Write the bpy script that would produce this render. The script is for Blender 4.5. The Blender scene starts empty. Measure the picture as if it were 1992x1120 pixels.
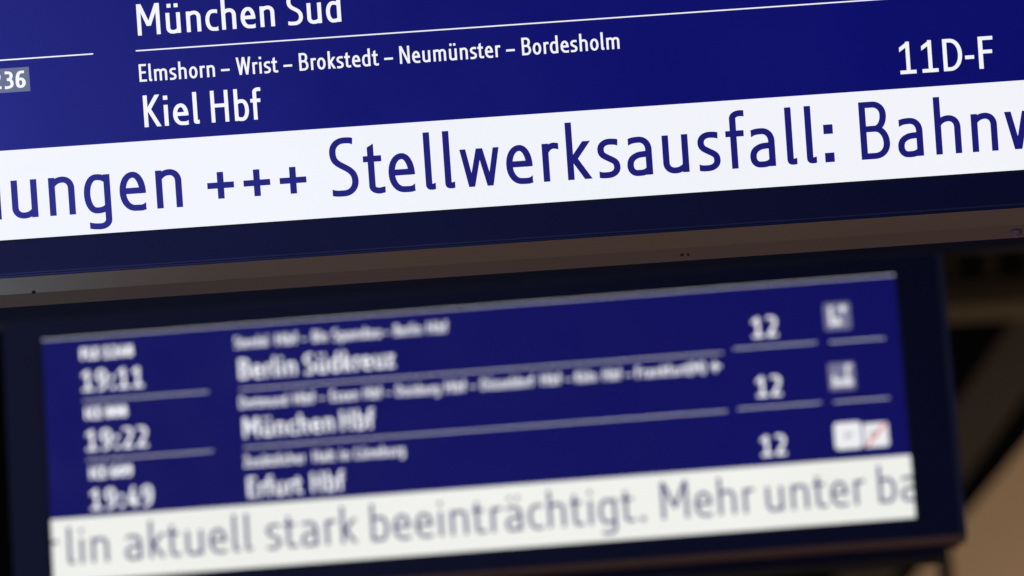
import bpy, bmesh, math, random
from mathutils import Vector, Matrix

random.seed(4)
scene = bpy.context.scene
col = scene.collection

# ------------------------------------------------------------------ camera
W_PX, H_PX = 1992.0, 1120.0
LENS = 200.0
FPX = W_PX * LENS / 36.0              # focal length in photo pixels
PITCH = math.radians(14.0)            # the photographer looks up at the boards
ROLL = math.radians(3.96)             # the camera is held a little crooked
CAM = Vector((0.0, 0.0, 1.7))
D1 = 8.3                              # metres to the near board
D2 = 13.0                             # metres to the far board
S1 = D1 / FPX                         # metres per photo pixel on the near board

fwd = Vector((0, math.cos(PITCH), math.sin(PITCH)))
eu = Vector((1, 0, 0))
ev = Vector((0, -math.sin(PITCH), math.cos(PITCH)))
ca, sa = math.cos(ROLL), math.sin(ROLL)
cr = eu * ca - ev * sa
cu = eu * sa + ev * ca

cam_data = bpy.data.cameras.new('camera')
cam = bpy.data.objects.new('camera', cam_data)
col.objects.link(cam)
cam.matrix_world = Matrix(((cr.x, cu.x, -fwd.x, CAM.x),
                           (cr.y, cu.y, -fwd.y, CAM.y),
                           (cr.z, cu.z, -fwd.z, CAM.z),
                           (0, 0, 0, 1)))
cam_data.lens = LENS
cam_data.sensor_width = 36.0
cam_data.clip_start = 0.1
cam_data.clip_end = 500.0
cam_data.dof.use_dof = True
cam_data.dof.focus_distance = D1
cam_data.dof.aperture_fstop = 5.1
scene.camera = cam

# ------------------------------------------------------------------ world, exposure
world = bpy.data.worlds.new('World')
scene.world = world
world.use_nodes = True
bgn = world.node_tree.nodes['Background']
bgn.inputs[0].default_value = (0.85, 0.78, 0.7, 1)
bgn.inputs[1].default_value = 0.0012
vs = scene.view_settings
vs.view_transform = 'Standard'
vs.look = 'None'
vs.exposure = 0.0
vs.gamma = 1.0
vs.use_curve_mapping = False


def area_lamp(name, loc, target, size, size_y, power, color):
    ld = bpy.data.lights.new(name, 'AREA')
    ld.shape = 'RECTANGLE'
    ld.size, ld.size_y = size, size_y
    ld.energy = power
    ld.color = color
    o = bpy.data.objects.new(name, ld)
    col.objects.link(o)
    o.location = loc
    d = Vector(target) - Vector(loc)
    o.rotation_euler = d.to_track_quat('-Z', 'Y').to_euler()
    return o


# daylight from the open end of the hall, behind the photographer's left shoulder
area_lamp('daylight_lamp', (-3.6, -2.0, 0.9), (-0.3, 8, 3.7), 3.0, 2.6, 140, (0.42, 0.48, 1.0))
# added blue lamp left of the camera, brightens the left of the screens
area_lamp('blue_fill_lamp', (-2.6, -0.6, 1.5), (-0.6, 8.3, 3.7), 1.8, 1.0, 78, (0.04, 0.07, 1.0))
# added high lamp behind the camera, brightens the far board's border and beam
area_lamp('high_fill_lamp', (-4.8, -1.5, 8.4), (-1.2, 13, 4.6), 3.4, 2.2, 125, (0.48, 0.53, 1.0))
# warm hall floor light that reaches the undersides of the boards
area_lamp('warm_hall_lamp', (1.5, 13.0, -0.6), (0.5, 9.5, 4.0), 6.0, 4.0, 57, (1.0, 0.69, 0.54))
# cool light further along the hall on the left, mirrored in the lip of the near board
area_lamp('cool_hall_lamp', (-3.4, 20.0, 0.4), (-0.8, 8.2, 3.6), 3.0, 2.6, 39, (0.66, 0.86, 1.0))
# lamp that washes the stone wall at the end of the hall
area_lamp('wall_lamp', (9.6, 36.5, 4.0), (8.2, 48, 7.5), 2.5, 2.0, 1250, (1.0, 0.78, 0.58))


# ------------------------------------------------------------------ materials
def new_mat(name):
    m = bpy.data.materials.new(name)
    m.use_nodes = True
    nt = m.node_tree
    b = nt.nodes['Principled BSDF']
    return m, nt, b


def noise_bump(nt, b, scale, strength, dist=0.002):
    tc = nt.nodes.new('ShaderNodeTexCoord')
    n = nt.nodes.new('ShaderNodeTexNoise')
    n.inputs['Scale'].default_value = scale
    n.inputs['Detail'].default_value = 4
    nt.links.new(tc.outputs['Object'], n.inputs['Vector'])
    bp = nt.nodes.new('ShaderNodeBump')
    bp.inputs['Strength'].default_value = strength
    bp.inputs['Distance'].default_value = dist
    nt.links.new(n.outputs['Fac'], bp.inputs['Height'])
    nt.links.new(bp.outputs['Normal'], b.inputs['Normal'])
    return tc, n


def screen_mat(name, rgb, strength=1.0, var=0.05, rough=0.27):
    """A backlit display colour behind matt glass: it emits, slightly unevenly."""
    m, nt, b = new_mat(name)
    b.inputs['Base Color'].default_value = (0.006, 0.006, 0.012, 1)
    b.inputs['Roughness'].default_value = rough
    b.inputs['Specular IOR Level'].default_value = 0.5
    tc = nt.nodes.new('ShaderNodeTexCoord')
    n = nt.nodes.new('ShaderNodeTexNoise')
    n.inputs['Scale'].default_value = 2.3
    n.inputs['Detail'].default_value = 2
    nt.links.new(tc.outputs['Object'], n.inputs['Vector'])
    mr = nt.nodes.new('ShaderNodeMapRange')
    mr.inputs['From Min'].default_value = 0.3
    mr.inputs['From Max'].default_value = 0.7
    mr.inputs['To Min'].default_value = strength * (1 - var)
    mr.inputs['To Max'].default_value = strength * (1 + var)
    nt.links.new(n.outputs['Fac'], mr.inputs['Value'])
    n3 = nt.nodes.new('ShaderNodeTexNoise')
    n3.inputs['Scale'].default_value = 5.0
    n3.inputs['Detail'].default_value = 7
    nt.links.new(tc.outputs['Object'], n3.inputs['Vector'])
    m3 = nt.nodes.new('ShaderNodeMapRange')
    m3.inputs['From Min'].default_value = 0.3
    m3.inputs['From Max'].default_value = 0.7
    m3.inputs['To Min'].default_value = rough * 0.86
    m3.inputs['To Max'].default_value = rough * 1.2
    nt.links.new(n3.outputs['Fac'], m3.inputs['Value'])
    nt.links.new(m3.outputs['Result'], b.inputs['Roughness'])
    b.inputs['Emission Color'].default_value = (*rgb, 1)
    nt.links.new(mr.outputs['Result'], b.inputs['Emission Strength'])
    return m


def painted_mat(name, rgb, rough, metallic=0.0, scale=40, bump=0.15, mottling=0.25, spec=0.5):
    m, nt, b = new_mat(name)
    b.inputs['Roughness'].default_value = rough
    b.inputs['Metallic'].default_value = metallic
    b.inputs['Specular IOR Level'].default_value = spec
    tc, n = noise_bump(nt, b, scale, bump)
    n2 = nt.nodes.new('ShaderNodeTexNoise')
    n2.inputs['Scale'].default_value = scale * 0.22
    n2.inputs['Detail'].default_value = 6
    nt.links.new(tc.outputs['Object'], n2.inputs['Vector'])
    mx = nt.nodes.new('ShaderNodeMix')
    mx.data_type = 'RGBA'
    mx.inputs[6].default_value = (*[c * (1 - mottling) for c in rgb], 1)
    mx.inputs[7].default_value = (*[min(1, c * (1 + mottling)) for c in rgb], 1)
    nt.links.new(n2.outputs['Fac'], mx.inputs[0])
    nt.links.new(mx.outputs[2], b.inputs['Base Color'])
    return m


M = {}
M['blue'] = screen_mat('display_blue', (0.003, 0.0032, 0.13))
M['white'] = screen_mat('display_white', (0.885, 0.90, 0.95), var=0.012)
M['letter_white'] = screen_mat('display_letter_white', (0.91, 0.92, 0.93), var=0.02)
M['letter_blue'] = screen_mat('display_letter_blue', (0.011, 0.010, 0.165))
M['grey'] = screen_mat('display_badge_grey', (0.13, 0.15, 0.21))
M['blue_far'] = screen_mat('far_display_blue', (0.0036, 0.003, 0.102), rough=0.46)
M['white_far'] = screen_mat('far_display_white', (0.87, 0.88, 0.83), var=0.02, rough=0.46)
M['letter_far'] = screen_mat('far_display_letter_white', (1.08, 1.08, 1.12), var=0.02, rough=0.46)
M['letter_blue_far'] = screen_mat('far_display_letter_blue', (0.03, 0.03, 0.14), rough=0.46)
M['grey_far'] = screen_mat('far_display_icon_grey', (0.18, 0.175, 0.29), rough=0.46)
M['icon_white_far'] = screen_mat('far_display_icon_white', (0.86, 0.86, 0.88), var=0.02, rough=0.46)
M['icon_mark_far'] = screen_mat('far_display_icon_mark', (0.2, 0.22, 0.26), rough=0.46)
M['icon_red_far'] = screen_mat('far_display_icon_red', (0.72, 0.05, 0.04), rough=0.46)
M['bezel'] = painted_mat('navy_glass_border', (0.017, 0.018, 0.054), 0.42, bump=0.02, mottling=0.15, spec=0.35)


def add_dust(m):
    """sparse pale specks of dust lying on the glass border"""
    nt = m.node_tree
    b = nt.nodes['Principled BSDF']
    src = b.inputs['Base Color'].links[0].from_socket
    tc = nt.nodes.new('ShaderNodeTexCoord')
    vo = nt.nodes.new('ShaderNodeTexVoronoi')
    vo.inputs['Scale'].default_value = 16
    nt.links.new(tc.outputs['Object'], vo.inputs['Vector'])
    sp = nt.nodes.new('ShaderNodeSeparateColor')
    nt.links.new(vo.outputs['Color'], sp.inputs[0])
    r = nt.nodes.new('ShaderNodeMath'); r.operation = 'MULTIPLY'; r.inputs[1].default_value = 0.024
    nt.links.new(sp.outputs[0], r.inputs[0])
    lt = nt.nodes.new('ShaderNodeMath'); lt.operation = 'LESS_THAN'
    nt.links.new(vo.outputs['Distance'], lt.inputs[0]); nt.links.new(r.outputs[0], lt.inputs[1])
    mx = nt.nodes.new('ShaderNodeMix'); mx.data_type = 'RGBA'
    nt.links.new(lt.outputs[0], mx.inputs[0]); nt.links.new(src, mx.inputs[6])
    mx.inputs[7].default_value = (0.2, 0.2, 0.22, 1)
    nt.links.new(mx.outputs[2], b.inputs['Base Color'])


add_dust(M['bezel'])
M['trim'] = painted_mat('navy_trim', (0.018, 0.02, 0.055), 0.34, bump=0.04)
M['housing'] = painted_mat('black_housing_paint', (0.012, 0.011, 0.012), 0.5)
M['lip'] = painted_mat('satin_grey_metal', (0.2, 0.16, 0.14), 0.36, metallic=0.6, scale=18, bump=0.05, mottling=0.18)
M['base'] = painted_mat('brown_grey_metal', (0.16, 0.105, 0.088), 0.58, metallic=0.2, scale=18, bump=0.08, mottling=0.25)
M['steel_bright'] = painted_mat('screw_steel', (0.8, 0.4, 0.22), 0.75, metallic=0.0, scale=200, spec=0.05)
M['beam'] = painted_mat('dark_beam_paint', (0.04, 0.034, 0.034), 0.6)
M['rust'] = painted_mat('brown_girder_paint', (0.022, 0.016, 0.012), 0.7, scale=3)
M['olive'] = painted_mat('olive_beam_paint', (0.055, 0.042, 0.024), 0.6, scale=3)
M['stone'] = painted_mat('tan_wall_plaster', (0.36, 0.27, 0.18), 0.85, scale=2.0, bump=0.4, mottling=0.16)
M['joint'] = painted_mat('grey_joint_rubber', (0.07, 0.075, 0.08), 0.4)
M['hole_dark'] = painted_mat('dark_hole_colour', (0.09, 0.055, 0.045), 0.8)
M['edge'] = painted_mat('frame_edge_paint', (0.1, 0.1, 0.09), 0.5)

# ------------------------------------------------------------------ object helpers


def link(name, bm, mat, parent=None, matrix=None):
    me = bpy.data.meshes.new(name)
    bm.normal_update()
    bm.to_mesh(me)
    bm.free()
    o = bpy.data.objects.new(name, me)
    if mat:
        me.materials.append(mat)
    col.objects.link(o)
    if parent is not None:
        o.parent = parent
    if matrix is not None:
        o.matrix_local = matrix
    return o


def thing(name, label, cat, matrix, group=None):
    o = bpy.data.objects.new(name, None)
    col.objects.link(o)
    o.empty_display_size = 0.2
    o.matrix_world = matrix
    o['label'] = label
    o['category'] = cat
    if group:
        o['group'] = group
    return o


def add_box(bm, x0, x1, y0, y1, z0, z1, bevel=0.0):
    vs_ = [bm.verts.new(p) for p in ((x0, y0, z0), (x1, y0, z0), (x1, y1, z0), (x0, y1, z0),
                                     (x0, y0, z1), (x1, y0, z1), (x1, y1, z1), (x0, y1, z1))]
    fs = []
    for idx in ((3, 2, 1, 0), (4, 5, 6, 7), (0, 1, 5, 4), (1, 2, 6, 5), (2, 3, 7, 6), (3, 0, 4, 7)):
        fs.append(bm.faces.new([vs_[i] for i in idx]))
    if bevel:
        es = set(e for f in fs for e in f.edges)
        bmesh.ops.bevel(bm, geom=list(es), offset=bevel, segments=2, affect='EDGES', profile=0.5)


def add_prism(bm, pts, n_dir):
    """pts: closed polygon of Vectors, extruded along n_dir."""
    a = [bm.verts.new(p) for p in pts]
    b = [bm.verts.new(p + n_dir) for p in pts]
    bm.faces.new(a)
    bm.faces.new(list(reversed(b)))
    n = len(pts)
    for i in range(n):
        j = (i + 1) % n
        bm.faces.new((a[j], a[i], b[i], b[j]))
    bmesh.ops.recalc_face_normals(bm, faces=bm.faces)


def rounded_rect(x0, y0, x1, y1, r, n=5):
    pts = []
    for cx, cy, a0 in ((x1 - r, y1 - r, 0), (x0 + r, y1 - r, 90), (x0 + r, y0 + r, 180), (x1 - r, y0 + r, 270)):
        for k in range(n + 1):
            a = math.radians(a0 + 90 * k / n)
            pts.append((cx + r * math.cos(a), cy + r * math.sin(a)))
    return pts


def add_poly(bm, pts, z):
    bm.faces.new([bm.verts.new((p[0], p[1], z)) for p in pts])


def add_rect(bm, x0, y0, x1, y1, z):
    add_poly(bm, ((x0, y0), (x1, y0), (x1, y1), (x0, y1)), z)


# ------------------------------------------------------------------ lettering
# Every letter is drawn as pen strokes: cap height 100, small letters 66 high.
CAP, X, OV = 100.0, 66.0, 1.2
KK = 0.58


class Pen:
    def __init__(self, w):
        self.w, self.h = w, w / 2
        self.t, self.k = w * 0.94, w * 0.47
        self.strokes = []          # (points, start_cut, end_cut)

    def line(self, *pts, cut='b', cut2=None):
        self.strokes.append((self._dense(pts), cut, cut2 or cut))

    def _dense(self, pts):
        return [Vector((p[0], p[1])) for p in pts]

    def path(self, cmds, cut='b', cut2=None):
        pts = []
        cur = None
        for c in cmds:
            if c[0] == 'M':
                cur = Vector((c[1], c[2]))
                pts.append(cur)
            elif c[0] == 'L':
                cur = Vector((c[1], c[2]))
                pts.append(cur)
            else:
                p0 = cur
                if c[0] == 'C':
                    p1, p2, p3 = Vector(c[1:3]), Vector(c[3:5]), Vector(c[5:7])
                elif c[0] == 'V':       # leaves vertically, arrives horizontally
                    p3 = Vector(c[1:3])
                    p1 = Vector((p0.x, p0.y + (p3.y - p0.y) * KK))
                    p2 = Vector((p3.x - (p3.x - p0.x) * KK, p3.y))
                else:                   # 'H': leaves horizontally, arrives vertically
                    p3 = Vector(c[1:3])
                    p1 = Vector((p0.x + (p3.x - p0.x) * KK, p0.y))
                    p2 = Vector((p3.x, p3.y - (p3.y - p0.y) * KK))
                for i in range(1, 11):
                    s = i / 10
                    q = p0 * (1 - s) ** 3 + p1 * 3 * s * (1 - s) ** 2 + p2 * 3 * s * s * (1 - s) + p3 * s ** 3
                    pts.append(q)
                cur = p3
        self.strokes.append((pts, cut, cut2 or cut))

    def stem(self, x, y0, y1):
        self.line((x, y0), (x, y1))

    def bar(self, x0, x1, y):
        self.line((x0, y), (x1, y))

    def ribbons(self):
        out = []
        for pts, c0, c1 in self.strokes:
            n = len(pts)
            left, right = [], []
            for i, p in enumerate(pts):
                if i == 0:
                    t = pts[1] - p
                elif i == n - 1:
                    t = p - pts[i - 1]
                else:
                    t = (pts[i + 1] - p).normalized() + (p - pts[i - 1]).normalized()
                t = t.normalized()
                hw = math.sqrt((self.h * t.y) ** 2 + (self.k * t.x) ** 2)
                nrm = Vector((-t.y, t.x))
                a, b = p + nrm * hw, p - nrm * hw
                cut = c0 if i == 0 else (c1 if i == n - 1 else None)
                if cut == 'v' and abs(t.x) > 0.2:
                    a += t * ((p.x - a.x) / t.x)
                    b += t * ((p.x - b.x) / t.x)
                elif cut == 'h' and abs(t.y) > 0.2:
                    a += t * ((p.y - a.y) / t.y)
                    b += t * ((p.y - b.y) / t.y)
                elif cut == 's':       # slanted cut, right side higher (top of the t)
                    if t.y > 0:
                        a, b = a - t * self.h * 0.55, b + t * self.h * 0.55
                    else:
                        a, b = a - t * self.h * 0.55, b + t * self.h * 0.55
                left.append(a)
                right.append(b)
            out.append((left, right))
        return out


def arch(p, x0, xr, top=X, depth=17.0):
    """shoulder of n, h, m, r: out of the stem at x0 and down the stem at xr"""
    wd = xr - x0
    p.path([('M', x0, top - 14), ('C', x0 + wd * 0.16, top - 6.5, x0 + wd * 0.36, top + OV - p.k, x0 + wd * 0.56, top + OV - p.k),
            ('H', xr, top - depth - 3), ('L', xr, 0)])


def bowl_right_open(p, W, x_stem):
    """round belly of d, g, q joined to the stem on its right"""
    p.path([('M', x_stem, X - 11), ('C', x_stem - 6, X - 5, x_stem - 12, X + OV - p.k, W * 0.48, X + OV - p.k),
            ('H', p.h, X * 0.5), ('V', W * 0.46, -OV + p.k),
            ('C', x_stem - 13, -OV + p.k, x_stem - 7, 4, x_stem, 10.5)])


def dots(p, x0, x1):
    s = max(11.0, p.w * 1.0)
    for x in (x0, x1):
        p.strokes.append(([Vector((x, 83.5)), Vector((x, 83.5 + s))], 'b', 'b'))


def sq(p, x, y, s):
    hw = p.h
    # a square dot as two strips side by side keeps the pen width
    p.strokes.append(('rect', (x, y, x + s, y + s)))


def glyph(ch, w):
    p = Pen(w)
    h, k, t = p.h, p.k, p.t
    W, sl, sr = 45.0, 10.0, 10.0
    rects = []
    if ch == 'n':
        p.stem(h, 0, X); arch(p, h, W - h)
    elif ch == 'h':
        p.stem(h, 0, CAP); arch(p, h, W - h)
    elif ch == 'm':
        W = 73
        p.stem(h, 0, X); c = (W - w) / 2 + h
        arch(p, h, c, depth=15); arch(p, c, W - h, depth=15)
    elif ch == 'r':
        W, sr = 29, 2
        p.stem(h, 0, X)
        p.path([('M', h, X - 15), ('C', h + 4, X - 7, h + 10, X + OV - k, W * 0.74, X + OV - k), ('L', W, X - k - 0.4)], cut2='v')
    elif ch in 'uü':
        p.stem(W - h, 0, X)
        x0, x1 = h, W - h
        wd = x1 - x0
        p.path([('M', x0, X), ('L', x0, 18), ('V', x0 + wd * 0.44, -OV + k),
                ('C', x0 + wd * 0.64, -OV + k, x0 + wd * 0.84, 6.0, x1, 13)])
        if ch == 'ü':
            for cx in (11.5, 33.5):
                s = w * 1.02
                rects.append((cx - s / 2, 82.5, cx + s / 2, 82.5 + s))
    elif ch == 'd':
        W, sl = 46, 6
        p.stem(W - h, 0, CAP); bowl_right_open(p, W, W - h)
    elif ch == 'g':
        W, sl = 46.5, 6
        bowl_right_open(p, W, W - h)
        p.path([('M', W - h, X), ('L', W - h, -12), ('V', W * 0.55, -29 + k), ('C', W * 0.4, -29 + k, W * 0.28, -28.3 + k, W * 0.15, -26.5 + k)], cut2='v')
    elif ch in 'bp':
        W, sr = 46, 6
        if ch == 'b':
            p.stem(h, 0, CAP)
        else:
            p.stem(h, -30, X)
        p.path([('M', h, X - 11), ('C', h + 6, X - 5, h + 12, X + OV - k, W * 0.54, X + OV - k),
                ('H', W - h, X * 0.5), ('V', W * 0.52, -OV + k), ('C', h + 13, -OV + k, h + 7, 4, h, 10.5)])
    elif ch in 'aä':
        W, sl, sr = 44, 6, 9.5
        p.path([('M', 3.5, X - 7.5), ('C', W * 0.2, X - 4.5, W * 0.34, X + OV - k, W * 0.5, X + OV - k), ('H', W - h, X - 22), ('L', W - h, 0)], cut='v', cut2='b')
        p.path([('M', W - h, 36.5), ('C', W - h - 8, 36.5, W * 0.5, 36.2, W * 0.42, 34.8), ('C', W * 0.22, 31.5, h, 27, h, 17.5),
                ('V', W * 0.4, -OV + k), ('C', W * 0.58, -OV + k, W * 0.72, 3.5, W - h, 10.5)])
        if ch == 'ä':
            for cx in (12.5, 34):
                s = w * 1.02
                rects.append((cx - s / 2, 82.5, cx + s / 2, 82.5 + s))
    elif ch == 'e':
        W, sl, sr = 46, 6, 6
        p.bar(h, W - h * 0.6, 34)
        p.path([('M', W - h, 34 - k), ('V', W * 0.52, X + OV - k), ('H', h, X * 0.5), ('V', W * 0.57, -OV + k),
                ('C', W * 0.74, -OV + k, W * 0.86, 2.8, W - 1.2, 6.6)], cut='b', cut2='v')
    elif ch == 'c':
        W, sl, sr = 39, 6, 3
        p.path([('M', W - 1.5, X - 6), ('C', W * 0.86, X - 4, W * 0.74, X + OV - k, W * 0.6, X + OV - k), ('H', h, X * 0.5), ('V', W * 0.6, -OV + k),
                ('C', W * 0.76, -OV + k, W * 0.88, 2.5, W - 0.5, 6)], cut='v')
    elif ch in 'oö':
        W, sl, sr = 47, 6, 6
        p.path([('M', W / 2, X + OV - k), ('H', W - h, X / 2), ('V', W / 2, -OV + k), ('H', h, X / 2), ('V', W / 2, X + OV - k)])
        if ch == 'ö':
            for cx in (12.5, 34.5):
                s = w * 1.02
                rects.append((cx - s / 2, 82.5, cx + s / 2, 82.5 + s))
    elif ch == 's':
        W, sl, sr = 39, 5, 5
        p.path([('M', W - 3, X - 4.5 - k * .3), ('C', W * 0.84, X - 2.5 - k * .4, W * 0.68, X + OV - k, W * 0.56, X + OV - k), ('H', h + 0.6, X - 17),
                ('C', h + 0.6, X - 26, W * 0.28, X - 28, W * 0.5, 33.2), ('C', W * 0.76, 27.8, W - h, 26, W - h, 16.8),
                ('V', W * 0.44, -OV + k), ('C', W * 0.3, -OV + k, W * 0.18, 1.6 + k * .4, 1.8, 3.2 + k * .5)], cut='v')
    elif ch == 't':
        W, sl, sr = 36, 2, 3
        p.path([('M', 8 + h, 84), ('L', 8 + h, 13), ('V', 8 + h + 13, -0.6 + k), ('L', W, 1 + k)], cut='s', cut2='v')
        p.bar(0, 32, X - k)
    elif ch == 'l':
        W, sr = 17.2, 5
        p.path([('M', h, CAP), ('L', h, 10.5), ('C', h, 4.5, h + 2, k, h + 7, k - 0.2), ('L', W, k + 0.8)], cut2='v')
    elif ch == 'i':
        W = w
        p.stem(h, 0, X)
        s = w * 1.08
        rects.append((h - s / 2, 82, h + s / 2, 82 + s))
    elif ch == 'f':
        W, sl, sr = 34, 2, 0
        p.path([('M', 8 + h, 0), ('L', 8 + h, CAP - 13), ('V', W * 0.8, CAP + 1 - k), ('L', W, CAP + 0.4 - k)], cut2='v')
        p.bar(0, 32, X - k)
    elif ch == 'k':
        W, sr = 42.5, 2
        p.stem(h, 0, CAP)
        p.line((h + w * 0.35, 32.5), (W - h - 1.4, X), cut='h')
        p.line((h + w * 0.5, 38.5), (W - h * 1.15, 0), cut='h')
    elif ch == 'v':
        W, sl, sr = 43, 1.5, 1.5
        p.line((h * 1.05, X), (W / 2 - 0.6, 0), cut='h'); p.line((W - h * 1.05, X), (W / 2 + 0.6, 0), cut='h')
    elif ch == 'w':
        W, sl, sr = 70, 1.5, 1.5
        p.h *= 0.9
        for a, b in (((h * 1.05, X), (W * 0.27, 0)), ((W * 0.5 - .4, X), (W * 0.27, 0)), ((W * 0.5 + .4, X), (W * 0.73, 0)), ((W - h * 1.05, X), (W * 0.73, 0))):
            p.line(a, b, cut='h')
    elif ch == 'z':
        W, sl, sr = 37, 4, 4
        p.bar(1, W - 1, X - k); p.bar(0, W, k); p.line((W - h - 1.5, X - t * .5), (h + 1, t * .5), cut='h')
    elif ch == 'B':
        W, sr = 51, 6
        p.stem(h, 0, CAP)
        p.path([('M', h, CAP - k), ('L', W * 0.46, CAP - k), ('H', W - h - 4, CAP - 24), ('V', W * 0.5, 52.5), ('L', h, 52.5)])
        p.path([('M', h, 52.5), ('L', W * 0.5, 52.5), ('H', W - h, 26.5), ('V', W * 0.48, k), ('L', h, k)])
    elif ch == 'D':
        W, sr = 57, 6.5
        p.stem(h, 0, CAP)
        p.path([('M', h, CAP - k), ('L', W * 0.36, CAP - k), ('H', W - h, CAP / 2), ('V', W * 0.36, k), ('L', h, k)])
    elif ch == 'C':
        W, sl, sr = 50, 6.5, 3
        p.path([('M', W - 1, CAP - 6), ('C', W * 0.88, CAP - 4, W * 0.75, CAP + OV - k, W * 0.63, CAP + OV - k), ('H', h, CAP / 2), ('V', W * 0.63, -OV + k),
                ('C', W * 0.77, -OV + k, W * 0.9, 2.5, W, 6)], cut='v')
    elif ch in 'EFL':
        W, sr = 41, 5
        p.stem(h, 0, CAP)
        if ch != 'L':
            p.bar(0.5, W, CAP - k); p.bar(0.5, W - 3, 52.5)
        if ch != 'F':
            p.bar(0.5, W + 0.5, k)
    elif ch == 'H':
        W = 56
        p.stem(h, 0, CAP); p.stem(W - h, 0, CAP); p.bar(h, W - h, 52.5)
    elif ch == 'I':
        W = w
        p.stem(h, 0, CAP)
    elif ch == 'K':
        W, sr = 51, 1
        p.stem(h, 0, CAP)
        p.line((h + w * .3, 46), (W - h * 1.4, CAP), cut='h'); p.line((h + w * .75, 57), (W - h * 1.15, 0), cut='h')
    elif ch == 'M':
        W = 71
        p.stem(h, 0, CAP); p.stem(W - h, 0, CAP)
        p.line((h * 1.25, CAP), (W / 2, 29), cut='h'); p.line((W - h * 1.25, CAP), (W / 2, 29), cut='h')
    elif ch == 'N':
        W = 58
        p.stem(h, 0, CAP); p.stem(W - h, 0, CAP); p.line((h * 1.2, CAP), (W - h * 1.2, 0), cut='h')
    elif ch == 'S':
        W, sl, sr = 48, 5.5, 5
        p.path([('M', W - 7, CAP - 4.5 - k * .3), ('C', W * 0.78, CAP - 2 - k * .4, W * 0.66, CAP + OV - k, W * 0.55, CAP + OV - k), ('H', h, CAP - 24),
                ('C', h, CAP - 37, W * 0.2, CAP - 42, W * 0.46, 51), ('C', W * 0.74, 43.4, W - h, 38, W - h, 24.5),
                ('V', W * 0.46, -OV + k), ('C', W * 0.3, -OV + k, W * 0.17, 1.8 + k * .4, 1.5, 3.6 + k * .5)], cut='v')
    elif ch == 'W':
        W, sl, sr = 84, 1, 1
        for a, b in (((h * 1.05, CAP), (W * 0.28, 0)), ((W * 0.5 - .4, CAP), (W * 0.28, 0)), ((W * 0.5 + .4, CAP), (W * 0.72, 0)), ((W - h * 1.05, CAP), (W * 0.72, 0))):
            p.line(a, b, cut='h')
    elif ch == 'X':
        W, sl, sr = 52, 1, 1
        p.line((h * 1.3, CAP), (W - h * 1.2, 0), cut='h'); p.line((W - h * 1.3, CAP), (h * 1.2, 0), cut='h')
    elif ch == 'Z':
        W, sl, sr = 47, 4, 4
        p.bar(1.5, W - 1, CAP - k); p.bar(0, W, k); p.line((W - h - 2, CAP - t * .5), (h + 1.2, t * .5), cut='h')
    elif ch == '1':
        W, sl, sr = 51, 8, 8
        p.stem(27, 0, CAP); p.bar(1, 51, k)
        p.line((27 + h * .2, CAP - 6), (1.5, CAP - 24), cut='v')
    elif ch == '2':
        W, sl, sr = 48, 9, 9
        p.path([('M', 2.5, CAP - 8), ('C', W * .16, CAP - 4, W * .28, CAP + OV - k, W * .46, CAP + OV - k), ('H', W - h - 1.5, CAP - 26),
                ('C', W - h - 1.5, CAP - 44, W * .56, CAP - 62, h + 1.5, t * .6)], cut='v', cut2='h')
        p.bar(1, W, k)
    elif ch == '3':
        W, sl, sr = 47, 9, 8
        p.path([('M', 3.5, CAP - 5 - k * .3), ('C', W * .2, CAP - 3, W * .3, CAP + OV - k, W * .46, CAP + OV - k), ('H', W - h - 2.5, CAP - 24), ('V', W * .4, 53), ('L', W * .26, 53)], cut='v')
        p.path([('M', W * .26, 53), ('L', W * .42, 53), ('H', W - h, 27), ('V', W * .4, -OV + k), ('C', W * .26, -OV + k, W * .14, 2, 1.5, 4.2 + k * .4)], cut='v')
    elif ch == '4':
        W, sl, sr = 52, 7, 7
        p.stem(W - 10 - h, 0, CAP * .62); p.bar(1, W, 25)
        p.line((W * .60, CAP), (h + .5, 25), cut='h')
    elif ch in '69':
        W, sl, sr = 49, 8, 8
        pts = [('M', W - 5, CAP - 3 - k * .5), ('C', W * .8, CAP + OV - k, W * .7, CAP + OV - k, W * .62, CAP + OV - k), ('C', W * .3, CAP + OV - k, h, CAP - 26, h, 36),
               ('C', h, 12, W * .26, -OV + k, W * .5, -OV + k), ('H', W - h, 29), ('V', W * .53, 60 - k), ('C', W * .36, 60 - k, W * .24, 55, h + 1.5, 44)]
        p.path(pts, cut='v', cut2='b')
        if ch == '9':
            p.strokes = [([Vector((W - q.x, CAP - q.y)) for q in s[0]], s[1], s[2]) for s in p.strokes]
    elif ch == '8':
        W, sl, sr = 50, 7, 7
        p.path([('M', W / 2, CAP + OV - k), ('H', W - h - 3, 76), ('V', W / 2, 53), ('H', h + 3, 76), ('V', W / 2, CAP + OV - k)])
        p.path([('M', W / 2, 53), ('H', W - h, 27), ('V', W / 2, -OV + k), ('H', h, 27), ('V', W / 2, 53)])
    elif ch == '0':
        W, sl, sr = 50, 7, 7
        p.path([('M', W / 2, CAP + OV - k), ('H', W - h, CAP / 2), ('V', W / 2, -OV + k), ('H', h, CAP / 2), ('V', W / 2, CAP + OV - k)])
    elif ch == '+':
        W, sl, sr = 46.5, 8, 8
        p.bar(0, W, 33); p.stem(W / 2, 33 - W / 2, 33 + W / 2)
    elif ch in '–-':
        W = 50.0 if ch == '–' else 29.0
        sl, sr = 6, 6
        p.bar(0, W, 38.5 if ch == '-' else 34)
    elif ch == ':':
        s = w * 1.45
        W = s
        rects += [(0, 0, s, s), (0, 54 - s * .3, s, 54 + s * .7)]
    elif ch == '.':
        s = w * 1.35
        W = s
        rects.append((0, 0, s, s))
    elif ch in '()':
        W, sl, sr = 22, 7, 3
        pts = [('M', W - 4, 106), ('C', 0, 80, 0, 14, W - 4, -14)]
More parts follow.
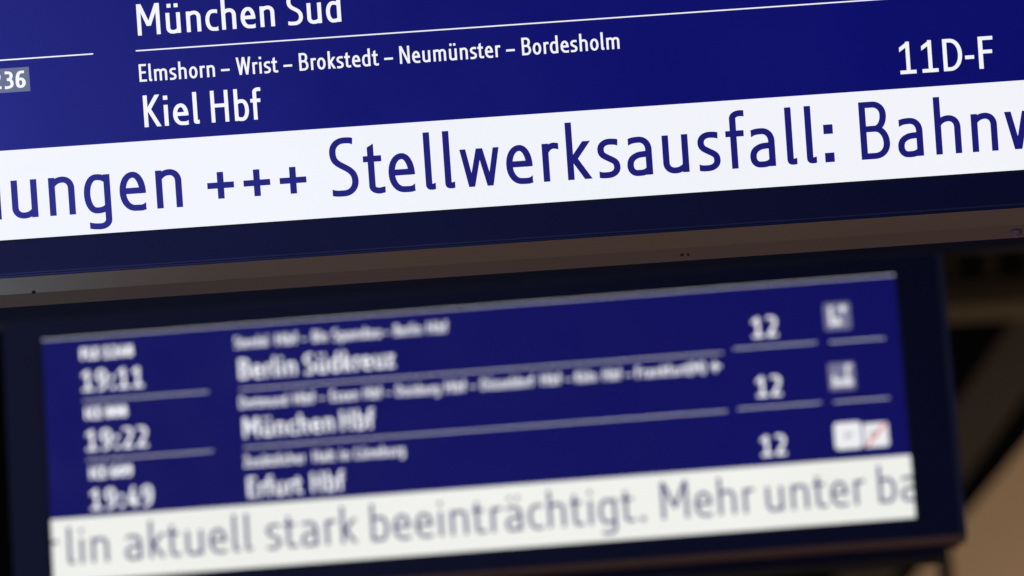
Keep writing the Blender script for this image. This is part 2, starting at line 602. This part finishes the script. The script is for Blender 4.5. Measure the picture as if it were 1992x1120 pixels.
        if ch == ')':
            pts = [('M', 4, 106), ('C', W, 80, W, 14, 4, -14)]
            sl, sr = 3, 7
        p.path(pts, cut='h')
    elif ch == '✈':
        W, sl, sr = 96, 4, 4
        p.w = 17; p.h = 8.5; p.k = 8.5
        p.line((2, 50), (94, 50)); p.line((30, 98), (56, 50)); p.line((30, 2), (56, 50)); p.line((4, 76), (16, 50)); p.line((4, 24), (16, 50))
    elif ch == ' ':
        W, sl, sr = 26, 0, 0
    return p.ribbons(), rects, W, sl, sr


def text_bm(string, x0, y0, cap, w, z, bm=None, x_end=None, starts=None, gap=None):
    """Lay a line of lettering, left edge x0, baseline y0, cap height cap (metres)."""
    bm = bm or bmesh.new()
    s = cap / CAP
    gl = [glyph(c, w) for c in string]
    pos, cur = [], 0.0
    trim = (w - 9.9) * 0.35
    for i, g in enumerate(gl):
        if i:
            cur += (g[3] - (trim if string[i] != ' ' else 0))
        pos.append(cur)
        cur += g[2] + (g[4] - (trim if string[i] != ' ' else 0))
    last = pos[-1] + gl[-1][2]
    sx = s
    if x_end is not None:
        sx = (x_end - x0) / last
    for i, (ribs, rects, W, _, _) in enumerate(gl):
        ox = x0 + pos[i] * sx
        gs = sx
        if starts is not None:
            ox, gs = starts[i], s
        lay = 0
        for left, right in ribs:
            zz = z + lay * 0.00003
            lay += 1
            va = [bm.verts.new((ox + q.x * gs, y0 + q.y * s, zz)) for q in left]
            vb = [bm.verts.new((ox + q.x * gs, y0 + q.y * s, zz)) for q in right]
            for j in range(len(va) - 1):
                try:
                    bm.faces.new((vb[j], vb[j + 1], va[j + 1], va[j]))
                except ValueError:
                    pass
        for (a, b, c, d) in rects:
            add_rect(bm, ox + a * gs, y0 + b * s, ox + c * gs, y0 + d * s, z + lay * 0.00003)
            lay += 1
    return bm


def clip_x(bm, xmin, xmax):
    for co, no in ((xmin, -1), (xmax, 1)):
        bmesh.ops.bisect_plane(bm, geom=bm.verts[:] + bm.edges[:] + bm.faces[:], plane_co=(co, 0, 0), plane_no=(no, 0, 0), clear_outer=True)


# ------------------------------------------------------------------ where the boards hang
def ray(x, y):
    return fwd * FPX + cr * (x - W_PX / 2) + cu * (H_PX / 2 + 0.9 - y)


class Plane:
    """A board face: local x to the right, local y up, local z towards the viewer."""

    def __init__(self, origin, ex, ey, slope):
        self.o, self.ex, self.ey = origin, ex, ey
        self.ez = ex.cross(ey)
        self.slope = slope
        self.matrix = Matrix(((ex.x, ey.x, self.ez.x, origin.x), (ex.y, ey.y, self.ez.y, origin.y),
                              (ex.z, ey.z, self.ez.z, origin.z), (0, 0, 0, 1)))

    def at(self, x, y):
        d = ray(x, y)
        s = (self.o - CAM).dot(self.ez) / d.dot(self.ez)
        p = CAM + d * s - self.o
        return p.dot(self.ex), p.dot(self.ey)

    def on_line(self, x, x0, y0):
        return self.at(x, y0 + self.slope * (x - x0))[0]


near = Plane(CAM + fwd * D1, eu, ev, -0.0694)
YAW = math.radians(1.8)
far = Plane(CAM + ray(930, 800).normalized() * D2 * 1.0, Vector((math.cos(YAW), -math.sin(YAW), 0)), Vector((0, 0, 1)), -0.0772)
S2 = (far.at(1431, 800)[0] - far.at(431, 800)[0]) / 1000.0
print('S1', S1, 'S2', S2)


def put_text(board, pl, name, string, x, y, cap_px, w, mat, z=0.0006, x_end=None, px=None, starts=None, matx=None):
    u, v = pl.at(x, y)
    ue = pl.on_line(x_end, x, y) if x_end is not None else None
    bm = text_bm(string, u, v, cap_px * px, w, z, x_end=ue, starts=starts)
    return link(name, bm, mat, board)


# ================================================================== NEAR BOARD
G_BOARD = 'departure boards hanging one behind the other'
board = thing('departure_board', 'large sharp blue departure board with Kiel Hbf line and white ticker Stellwerksausfall, nearest the viewer',
              'departure board', near.matrix, G_BOARD)
u_l, u_r = -1392 * S1, 1398 * S1
_, v_band_top = near.at(996, 225.4)
_, v_band_bot = near.at(996, 399.6)
_, v_trim = near.at(0, 533.5)
_, v_bot = near.at(0, 543.0)
v_screen_top = v_band_top + 600 * S1
v_top = v_screen_top + 120 * S1
o_l, o_r = u_l - 140 * S1, u_r + 140 * S1

# screen panel
bm = bmesh.new(); add_rect(bm, u_l, v_band_top, u_r, v_screen_top, 0.0)
screen = link('screen_panel', bm, M['blue'], board)
bm = bmesh.new(); add_rect(bm, u_l, v_band_bot, u_r, v_band_top, 0.0)
band = link('ticker_band', bm, M['white'], board)

# glass border round the screen, in one plane with it
bm = bmesh.new()
zb = 0.0012
add_box(bm, o_l, o_r, v_trim, v_band_bot, -0.012, zb)
add_box(bm, o_l, o_r, v_screen_top, v_top, -0.012, zb)
add_box(bm, o_l, u_l, v_band_bot, v_screen_top, -0.012, zb)
add_box(bm, u_r, o_r, v_band_bot, v_screen_top, -0.012, zb)
link('bezel', bm, M['bezel'], board)
bm = bmesh.new(); add_rect(bm, u_l, v_band_bot - 5 * S1, u_r, v_band_bot, 0.0016)
link('inactive_border', bm, M['housing'], board)
# slim trim rail under the glass with a rubber joint
bm = bmesh.new()
add_box(bm, o_l, o_r, v_bot, v_trim - 0.0022, -0.012, 0.0030, bevel=0.0012)
link('trim_rail', bm, M['trim'], board)
bm = bmesh.new()
add_box(bm, o_l, o_r, v_trim - 0.0022, v_trim, -0.010, 0.0006)
link('joint_strip', bm, M['joint'], board)

# sheet-metal body: its underside runs back level into the hall
back = Vector((0, 1, 0))
DEPTH = 0.178


def nl(v):     # world direction -> board local
    return Vector((v.dot(near.ex), v.dot(near.ey), v.dot(near.ez)))


bl = nl(back)
zl = nl(Vector((0, 0, 1)))
f1, f2 = 0.58, 1.0
zf = -0.0125
bm = bmesh.new()
p0 = Vector((0, v_bot + 0.0015, zf + 0.012))
prof = [p0, p0 + bl * DEPTH * f1, p0 + bl * DEPTH * f1 + zl * 0.006, p0 + zl * 0.006 + bl * 0.02]
add_prism(bm, [Vector((o_l, q.y, q.z)) for q in prof], Vector((o_r - o_l, 0, 0)))
link('underside_lip', bm, M['lip'], board)
bm = bmesh.new()
a = p0 + bl * (DEPTH * f1 + 0.0004) + zl * 0.0006
b = p0 + bl * DEPTH - zl * 0.0006
prof = [a, b, b + zl * 0.01, a + zl * 0.01]
add_prism(bm, [Vector((o_l, q.y, q.z)) for q in prof], Vector((o_r - o_l, 0, 0)))
link('base_plate', bm, M['base'], board)
bm = bmesh.new()
q0 = p0 + zl * 0.012 + bl * 0.02
q1 = p0 + zl * 0.012 + bl * DEPTH
h_up = v_top - p0.y
prof = [Vector((0, p0.y + 0.012, zf - 0.001)), q1, q1 + zl * (h_up * 0.97), Vector((0, v_top - 0.002, zf - 0.001))]
add_prism(bm, [Vector((o_l + 0.003, q.y, q.z)) for q in prof], Vector((o_r - o_l - 0.006, 0, 0)))
link('housing', bm, M['housing'], board)


def bolt(bm, c, axis_n, r, hgt):
    mat = Matrix.Translation(c) @ axis_n.to_track_quat('Z', 'Y').to_matrix().to_4x4()
    bmesh.ops.create_cone(bm, cap_ends=True, segments=16, radius1=r, radius2=r * 0.75, depth=hgt, matrix=mat)


def under_point(x_px, frac):
    """a spot on the level underside, frac of the way back, at photo column x_px"""
    q = p0 + bl * DEPTH * frac
    s = (D1 - q.z) / D1
    u = (x_px - 996) * S1 * s * ca
    return Vector((u, q.y, q.z))


bm = bmesh.new()
bmesh.ops.create_uvsphere(bm, u_segments=20, v_segments=12, radius=0.0085, matrix=Matrix.Translation(under_point(1984, 0.8) - zl * 0.001))
link('screw', bm, M['steel_bright'], board)
for xp, fr, r in ((65, 0.55, 0.003), (1331, 0.8, 0.0028), (1343, 0.8, 0.002)):
    bm = bmesh.new()
    bolt(bm, under_point(xp, fr) - zl * 0.0012, -zl, r, 0.002)
    link('drill_hole', bm, M['hole_dark'], board)  # raised discs for the holes, their inner shade put into the colour

# --- what the near screen says
LW = M['letter_white']


def nt_(name, s, x, y, cap, w, x_end=None, parent=board, mat=LW, z=0.0006):
    return put_text(parent, near, name, s, x, y, cap, w, mat, z=z, x_end=x_end, px=S1)


def near_rule(x0, x1, y_at_x0, thick, name='divider_line'):
    u0, v0 = near.at(x0, y_at_x0)
    u1 = near.on_line(x1, x0, y_at_x0)
    bm = bmesh.new(); add_rect(bm, u0, v0 - thick * S1 / 2, u1, v0 + thick * S1 / 2, 0.0005)
    return link(name, bm, LW, board)


nt_('destination_text', 'München Süd', 268.6, 70.0, 60.8, 12.1, x_end=664.4)
near_rule(264.2, 1748, 99.6, 2.5)
near_rule(-260, 181.2, 136.0, 2.5)
# via line, word by word where each stands
VY, VX = 160.0, 271.8
via_words = [('Elmshorn', 271.8, 418.7), ('–', 430.8, 447.5), ('Wrist', 460.5, 541.4), ('–', 552.2, 569.2), ('Brokstedt', 583.0, 737.2),
             ('–', 748.2, 765.2), ('Neumünster', 778.4, 974.2), ('–', 985.4, 1002.2), ('Bordesholm', 1016.1, 1205.6)]
bm = bmesh.new()
for s_, xa, xb in via_words:
    u0 = near.on_line(xa, VX, VY); u1 = near.on_line(xb, VX, VY); v0 = near.at(VX, VY)[1]
    text_bm(s_, u0, v0, 34.2 * S1, 12.6, 0.0006, bm=bm, x_end=u1)
link('via_text', bm, LW, board)
bm = bmesh.new()
v0 = near.at(281.6, 248.3)[1]
for s_, xa, xb in (('Kiel', 281.6, 388.8), ('Hbf', 412.2, 510.2)):
    text_bm(s_, near.on_line(xa, 281.6, 248.3), v0, 61.8 * S1, 12.1, 0.0006, bm=bm, x_end=near.on_line(xb, 281.6, 248.3))
link('destination_text', bm, LW, board)
bm = bmesh.new()
v0 = near.at(1751.3, 145.4)[1]
for s_, xa, xb in (('1', 1751.3, 1783.3), ('1', 1794.2, 1826.2), ('D', 1836.4, 1873.5), ('-', 1879.0, 1896.6), ('F', 1905.5, 1934.2)):
    text_bm(s_, near.on_line(xa, 1751.3, 145.4), v0, 62.6 * S1, 12.1, 0.0006, bm=bm, x_end=near.on_line(xb, 1751.3, 145.4))
link('platform_text', bm, LW, board)
# grey train number badge with its digits
ub, vb = near.at(59.2, 177.7)
vt = near.at(55.7, 130.5)[1]
bm = bmesh.new(); add_rect(bm, ub - 150 * S1, vb, ub, vt, 0.0004)
badge = link('train_number_badge', bm, M['grey'], board)
bm = bmesh.new()
vn = near.at(40.0, 171.2)[1]
for s_, xa, xb in (('2', -17.5, 3.4), ('3', 10.0, 27.3), ('6', 31.4, 50.8)):
    text_bm(s_, near.on_line(xa, 40, 171.2), vn, 32.6 * S1, 17.0, 0.0008, bm=bm, x_end=near.on_line(xb, 40, 171.2))
link('train_number_text', bm, LW, badge)

# ticker: left edge of every letter as it stands on the white band
tk = [('d', -48.0, 423.0, 'b'), ('u', 20.1, 352.2, 'l'), ('n', 92.9, 347.4, 'l'), ('g', 163.2, 378, 'l'), ('e', 232.7, 375.5, 'l'), ('n', 301.2, 333.6, 'l'),
      ('+', 402.4, 349.9, 'l'), ('+', 472.8, 343.6, 'l'), ('+', 543.1, 338.6, 'l'), ('S', 639.9, 295.4, 'l'), ('t', 705.7, 309.2, 'l'), ('e', 755.9, 339.3, 'l'),
      ('l', 821.7, 259.2, 'l'), ('l', 859.3, 256.7, 'l'), ('w', 892.5, 292.9, 'l'), ('e', 984.8, 323, 'l'), ('r', 1053.1, 280.9, 'l'), ('k', 1097.8, 240.2, 'l'),
      ('s', 1161, 290.4, 'l'), ('a', 1220.8, 328.1, 'l'), ('u', 1286.5, 264.8, 'l'), ('s', 1355.6, 275.4, 'l'), ('f', 1410.7, 260, 'l'), ('a', 1459.4, 304.5, 'l'),
      ('l', 1524.8, 210.9, 'l'), ('l', 1562.9, 208, 'l'), (':', 1605.9, 316.4, 'l'), ('B', 1668.9, 200.5, 'l'), ('a', 1747.1, 283.7, 'l'), ('h', 1814, 190.1, 'l'),
      ('n', 1887.4, 222.2, 'l'), ('v', 1952.7, 218.4, 'l')]
v_base = near.at(1055, 354.8)[1]
starts = [near.at(x_, y_)[0] for _, x_, y_, _ in tk]
bm = None
for i0, i1 in ((0, 6), (6, 9), (9, 27), (27, 32)):
    bm = text_bm(''.join(t_[0] for t_ in tk[i0:i1]), 0, v_base, 112 * S1, 11.3, 0.0006, starts=starts[i0:i1])
    link('ticker_text', bm, M['letter_blue'], band)

# ================================================================== FAR BOARD
fboard = thing('departure_board', 'smaller blurred departure board behind, listing trains to Berlin Südkreuz, München and Erfurt',
               'departure board', far.matrix, G_BOARD)
fx0, fy1 = far.at(82, 662)
fx1, _ = far.at(1740.5, 535)
_, fy_band_t = far.at(936, 948.6)
_, fy_band_b = far.at(936, 1071.5)
_, fy_top = far.at(0, 634)
_, fy_bot = far.at(1600, 1059)
fxo0 = far.at(14, 860)[0]
fxo1 = far.at(1853.5, 860)[0]
bx0, bx1 = fx0 - 0.0, fx1 + 0.0
print('far', fx0, fx1, far.at(101, 1014), far.at(1768, 884), fy1, far.at(1740, 535)[1], fy_top, far.at(1833, 505)[1], fy_bot)
bm = bmesh.new(); add_rect(bm, fx0, fy_band_t, fx1, fy1, 0.0)
link('screen_panel', bm, M['blue_far'], fboard)
bm = bmesh.new(); add_rect(bm, fx0, fy_band_b, fx1, fy_band_t, 0.0)
fband = link('ticker_band', bm, M['white_far'], fboard)
bm = bmesh.new()
add_box(bm, fxo0, fxo1, fy_bot, fy_band_b, -0.012, 0.0012)
add_box(bm, fxo0, fxo1, fy1, fy_top, -0.012, 0.0012)
add_box(bm, fxo0, fx0, fy_band_b, fy1, -0.012, 0.0012)
add_box(bm, fx1, fxo1, fy_band_b, fy1, -0.012, 0.0012)
link('bezel', bm, M['bezel'], fboard)
bm = bmesh.new()
add_rect(bm, fx0 - 9 * S2, fy_band_b - 5 * S2, fx0, fy1 + 4 * S2, 0.0016)
add_rect(bm, fx1, fy_band_b - 5 * S2, fx1 + 9 * S2, fy1 + 4 * S2, 0.0016)
add_rect(bm, fx0, fy_band_b - 5 * S2, fx1, fy_band_b, 0.0016)
add_rect(bm, fx0, fy1, fx1, fy1 + 4 * S2, 0.0016)
link('inactive_border', bm, M['housing'], fboard)
bm = bmesh.new()
add_box(bm, fxo0, fxo1, fy_bot + 0.006, fy_top, -0.2, -0.0125)
link('housing', bm, M['housing'], fboard)
bm = bmesh.new()
add_box(bm, fxo0, fxo1, fy_bot - 0.003, fy_bot + 0.0055, -0.105, -0.002)
link('underside_lip', bm, M['base'], fboard)
bm = bmesh.new()
add_box(bm, fxo0 + 0.03, fxo1 - 0.03, fy_bot - 0.028, fy_bot - 0.0035, -0.2, -0.1)
link('base_plate', bm, M['housing'], fboard)
bm = bmesh.new()
add_box(bm, fxo0, fxo1, fy_top, fy_top + 0.004, -0.012, 0.004)
add_box(bm, fxo1, fxo1 + 0.014, fy_bot, fy_top + 0.004, -0.12, 0.0)
link('edge_trim', bm, M['edge'], fboard)

LF = M['letter_far']


def ft(name, words, x0, y0, cap, w, parent=fboard, mat=LF, z=0.0006):
    v0 = far.at(x0, y0)[1]
    bm = bmesh.new()
    for s_, xa, xb in words:
        u0 = far.on_line(xa, x0, y0)
        u1 = far.on_line(xb, x0, y0) if xb else None
        text_bm(s_, u0, v0, cap * S2, w, z, bm=bm, x_end=u1)
    return link(name, bm, mat, parent)


def far_rule(x0, x1, y0, thick=1.3, name='divider_line', mat=LF):
    u0, v0 = far.at(x0, y0)
    u1 = far.on_line(x1, x0, y0)
    bm = bmesh.new(); add_rect(bm, u0, v0 - thick * S2 / 2, u1, v0 + thick * S2 / 2, 0.0005)
    return link(name, bm, mat, fboard)


PI_ = 115.8     # photo pixels from one train to the next
DX = 7.6        # and how far a column leans per train
bm = bmesh.new(); add_rect(bm, fx0, fy1 - 1.3 * S2, fx1, fy1 - 0.1 * S2, 0.0005)
link('divider_line', bm, LF, fboard)
# train numbers and times
heads = [('FLX 1248', 157.5, 700.5, 259), ('ICE 808', 166.5, 816.3, 247.5), ('ICE 609', 175.5, 932.3, 257.5)]
times = [('19:11', 160.5, 762.0, 279.5), ('19:22', 168.7, 878.0, 288), ('19:49', 177.0, 993.0, 298)]
for s_, xa, ya, xb in heads:
    ft('train_number_text', [(s_, xa, xb)], xa, ya, 22.5, 20.5)
for s_, xa, ya, xb in times:
    ft('departure_time_text', [(s_, xa, xb)], xa, ya, 40.5, 13.0)
far_rule(162, 405, 781.3); far_rule(169, 414, 896.6)
# stops
ft('via_text', [('Stendal', 457, 522), ('Hbf', 537, 579), ('–', 586.5, 597), ('Bln', 609, 637), ('Spandau', 648, 741), ('–', 748.5, 758), ('Berlin', 768, 820), ('Hbf', 832, 871)], 457, 678, 22.2, 13.5)
ft('via_text', [('Dortmund', 467, 559), ('Hbf', 572, 613), ('–', 621, 632), ('Essen', 644, 697), ('Hbf', 709, 743), ('–', 751, 761), ('Duisburg', 772, 855), ('Hbf', 867, 907),
                ('–', 915, 926), ('Düsseldorf', 937, 1039), ('Hbf', 1053, 1092), ('–', 1101, 1112), ('Köln', 1121, 1160), ('Hbf', 1174, 1209), ('–', 1218, 1229), ('Frankfurt(M)', 1238, 1372), ('✈', 1385, 1404)], 467.8, 795, 22.2, 13.5)
for word in (('Zusätzlicher', 475.5, 594), ('Halt', 610, 651), ('in', 662, 680), ('Lüneburg', 692, 787)):
    ft('via_text', [word], 478, 909.5, 22.2, 13.5)
ft('destination_text', [('Berlin', 466, 577), ('Südkreuz', 593, 768)], 473, 737.5, 39.4, 13.0)
ft('destination_text', [('München', 475, 650), ('Hbf', 664, 729)], 475, 852.5, 39.4, 13.0)
ft('destination_text', [('Erfurt', 483, 589), ('Hbf', 607, 671)], 486, 968, 39.4, 13.0)
far_rule(466, 1405, 758.6); far_rule(474.5, 1414, 871.6)
# platforms
for xa, ya, xb in ((1464.5, 658, 1513), (1473, 773.3, 1521.5), (1482, 888.5, 1530.5)):
    ft('platform_text', [('12', xa, xb)], xa, ya, 40.0, 13.0)
far_rule(1427, 1588, 679.3); far_rule(1435.5, 1597, 796.3)
far_rule(1613.5, 1721, 666.6); far_rule(1622.5, 1729, 782.8)


# --- pictograms on the right
def icon(x, y, size, mat, name='pictogram', r=0.12):
    u, v = far.at(x, y)          # lower left corner
    s = size * S2
    bm = bmesh.new()
    pts = [(u + px_, v + py_) for px_, py_ in rounded_rect(0, 0, s, s, s * r)]
    add_poly(bm, pts, 0.0005)
    return link(name, bm, mat, fboard), u, v, s


def ring_icon(x, y, size, tall=54):
    """outlined square pictogram"""
    u, v = far.at(x, y)
    s = size * S2
    bm = bmesh.new()
    add_poly(bm, [(u + a_, v + b_) for a_, b_ in rounded_rect(0, 0, s, tall * S2, s * .08)], 0.0005)
    return link('pictogram', bm, M['grey_far'], fboard), u, v, s


def strokes_mesh(u, v, s, segs, w, z):
    bm = bmesh.new()
    p = Pen(w)
    p.k = p.h
    for sg in segs:
        p.line(*sg)
    for i, (L, R) in enumerate(p.ribbons()):
        va = [bm.verts.new((u + q.x * s / 100, v + q.y * s / 100, z + i * 3e-5)) for q in L]
        vb_ = [bm.verts.new((u + q.x * s / 100, v + q.y * s / 100, z + i * 3e-5)) for q in R]
        for j in range(len(va) - 1):
            bm.faces.new((vb_[j], vb_[j + 1], va[j + 1], va[j]))
    return bm


ic, u, v, s = ring_icon(1605.5, 644, 51)
link('pictogram_mark', strokes_mesh(u, v, s, [((26, 92), (26, 18)), ((26, 27), (64, 25)), ((72, 92), (72, 66)), ((58, 83), (86, 83)), ((44, 46), (58, 33))], 13, 0.0008), M['icon_white_far'], ic)
ic, u, v, s = ring_icon(1614.5, 761, 51)
link('pictogram_mark', strokes_mesh(u, v, s, [((72, 96), (72, 15)), ((12, 22), (90, 22)), ((12, 36), (90, 36)), ((20, 60), (20, 40)), ((66, 92), (90, 92))], 10, 0.0008), M['icon_white_far'], ic)
ic, u, v, s = icon(1625.5, 876, 53, M['icon_white_far'], r=.14)
link('pictogram_mark', strokes_mesh(u, v, s, [((44, 62), (44, 36)), ((44, 50), (62, 50)), ((64, 60), (58, 46))], 6, 0.0008), M['icon_mark_far'], ic)
ic, u, v, s = icon(1682.5, 871.6, 47.5, M['icon_white_far'], r=.1)
link('pictogram_mark', strokes_mesh(u, v, s, [((8, 6), (92, 94))], 10, 0.0008), M['icon_red_far'], ic)
link('pictogram_mark', strokes_mesh(u, v, s, [((32, 66), (32, 38)), ((32, 62), (56, 62))], 7, 0.0011), M['icon_mark_far'], ic)

# far ticker, cut by both ends of the screen
tx, ty = 144.0, 1098.0
words = [('r', 93.5, None), ('lin', 133.5, None), ('aktuell', 245, None), ('stark', 519.5, None), ('beeinträchtigt.', 723.5, None), ('Mehr', 1288.5, None), ('unter', 1492.5, None), ('ba', 1711, None)]
v0 = far.at(tx, ty)[1]
for s_, xa, xb in words:
    bm = text_bm(s_, far.on_line(xa, tx, ty), v0, 74.0 * S2, 9.2, 0.0006)
    clip_x(bm, fx0, fx1)
    link('ticker_text', bm, M['letter_blue_far'], fband)

# ================================================================== BEHIND THE BOARDS
o = thing('support_beam', 'dark steel beam running level just above the blurred board', 'beam', far.matrix)
bm = bmesh.new()
add_box(bm, -3.2, 3.4, fy_top + 0.006, fy_top + 0.42, -0.06, -0.012)
link('beam_body', bm, M['beam'], o)
bm = bmesh.new()
add_box(bm, -3.2, 3.4, fy_top + 0.0052, fy_top + 0.03, -0.0705, -0.0605)
link('beam_flange', bm, M['beam'], o)


def far_point(x, y, Y):
    d = ray(x, y)
    return CAM + d * (Y / d.y)


def slab(name, px_pts, Y, thick, mat, parent=None, **kw):
    pts = [far_point(x, y, Y) for x, y in px_pts]
    c = sum(pts, Vector()) / len(pts)
    bm = bmesh.new()
    add_prism(bm, [p - c for p in pts], Vector((0, thick, 0)))
    ob = link(name, bm, mat, parent)
    ob.location = c
    return ob


w_ = slab('hall_wall', [(1500, 1480), (2900, 1480), (2900, 60), (2080, 760), (1500, 1500 - 40)], 45.87, 0.6, M['stone'])
w_['label'] = 'tan plaster wall of the hall with sloping top edge, far behind on the right'
w_['category'] = 'wall'
g_ = slab('roof_girder', [(1608, 1148), (2260, 208), (2370, 248), (1672, 1213)], 45.6, 0.2, M['rust'])
g_['label'] = 'dark brown sloping roof girder crossing in front of the tan wall'
g_['category'] = 'girder'
cbm = slab('cross_beam', [(1560, 566), (2400, 520), (2400, 566), (1560, 612)], 38, 0.5, M['olive'])
cbm['label'] = 'brown horizontal cross beam beside the blurred board, with short upright struts on it'
cbm['category'] = 'beam'
for x in (1850, 1928, 2010, 2092):
    st = slab('strut', [(x - 11, 556 - (x - 1560) * .0548), (x + 11, 556 - (x - 1560) * .0548), (x + 9, 470), (x - 13, 470)], 38, 0.2, M['olive'])
    loc = st.location.copy()
    st.parent = cbm
    st.location = loc - cbm.location

# slim dark pole standing behind the lower right corner of the far board
base = far_point(1838, 1100, 30.0)
bm = bmesh.new()
bmesh.ops.create_cone(bm, cap_ends=True, segments=20, radius1=0.045, radius2=0.04, depth=base.z + 0.35)
pole = link('pole', bm, M['housing'])
pole.location = (base.x, base.y, (base.z + 0.35) / 2)
pole['label'] = 'slim dark pole standing behind the lower right corner of the blurred board'
pole['category'] = 'pole'
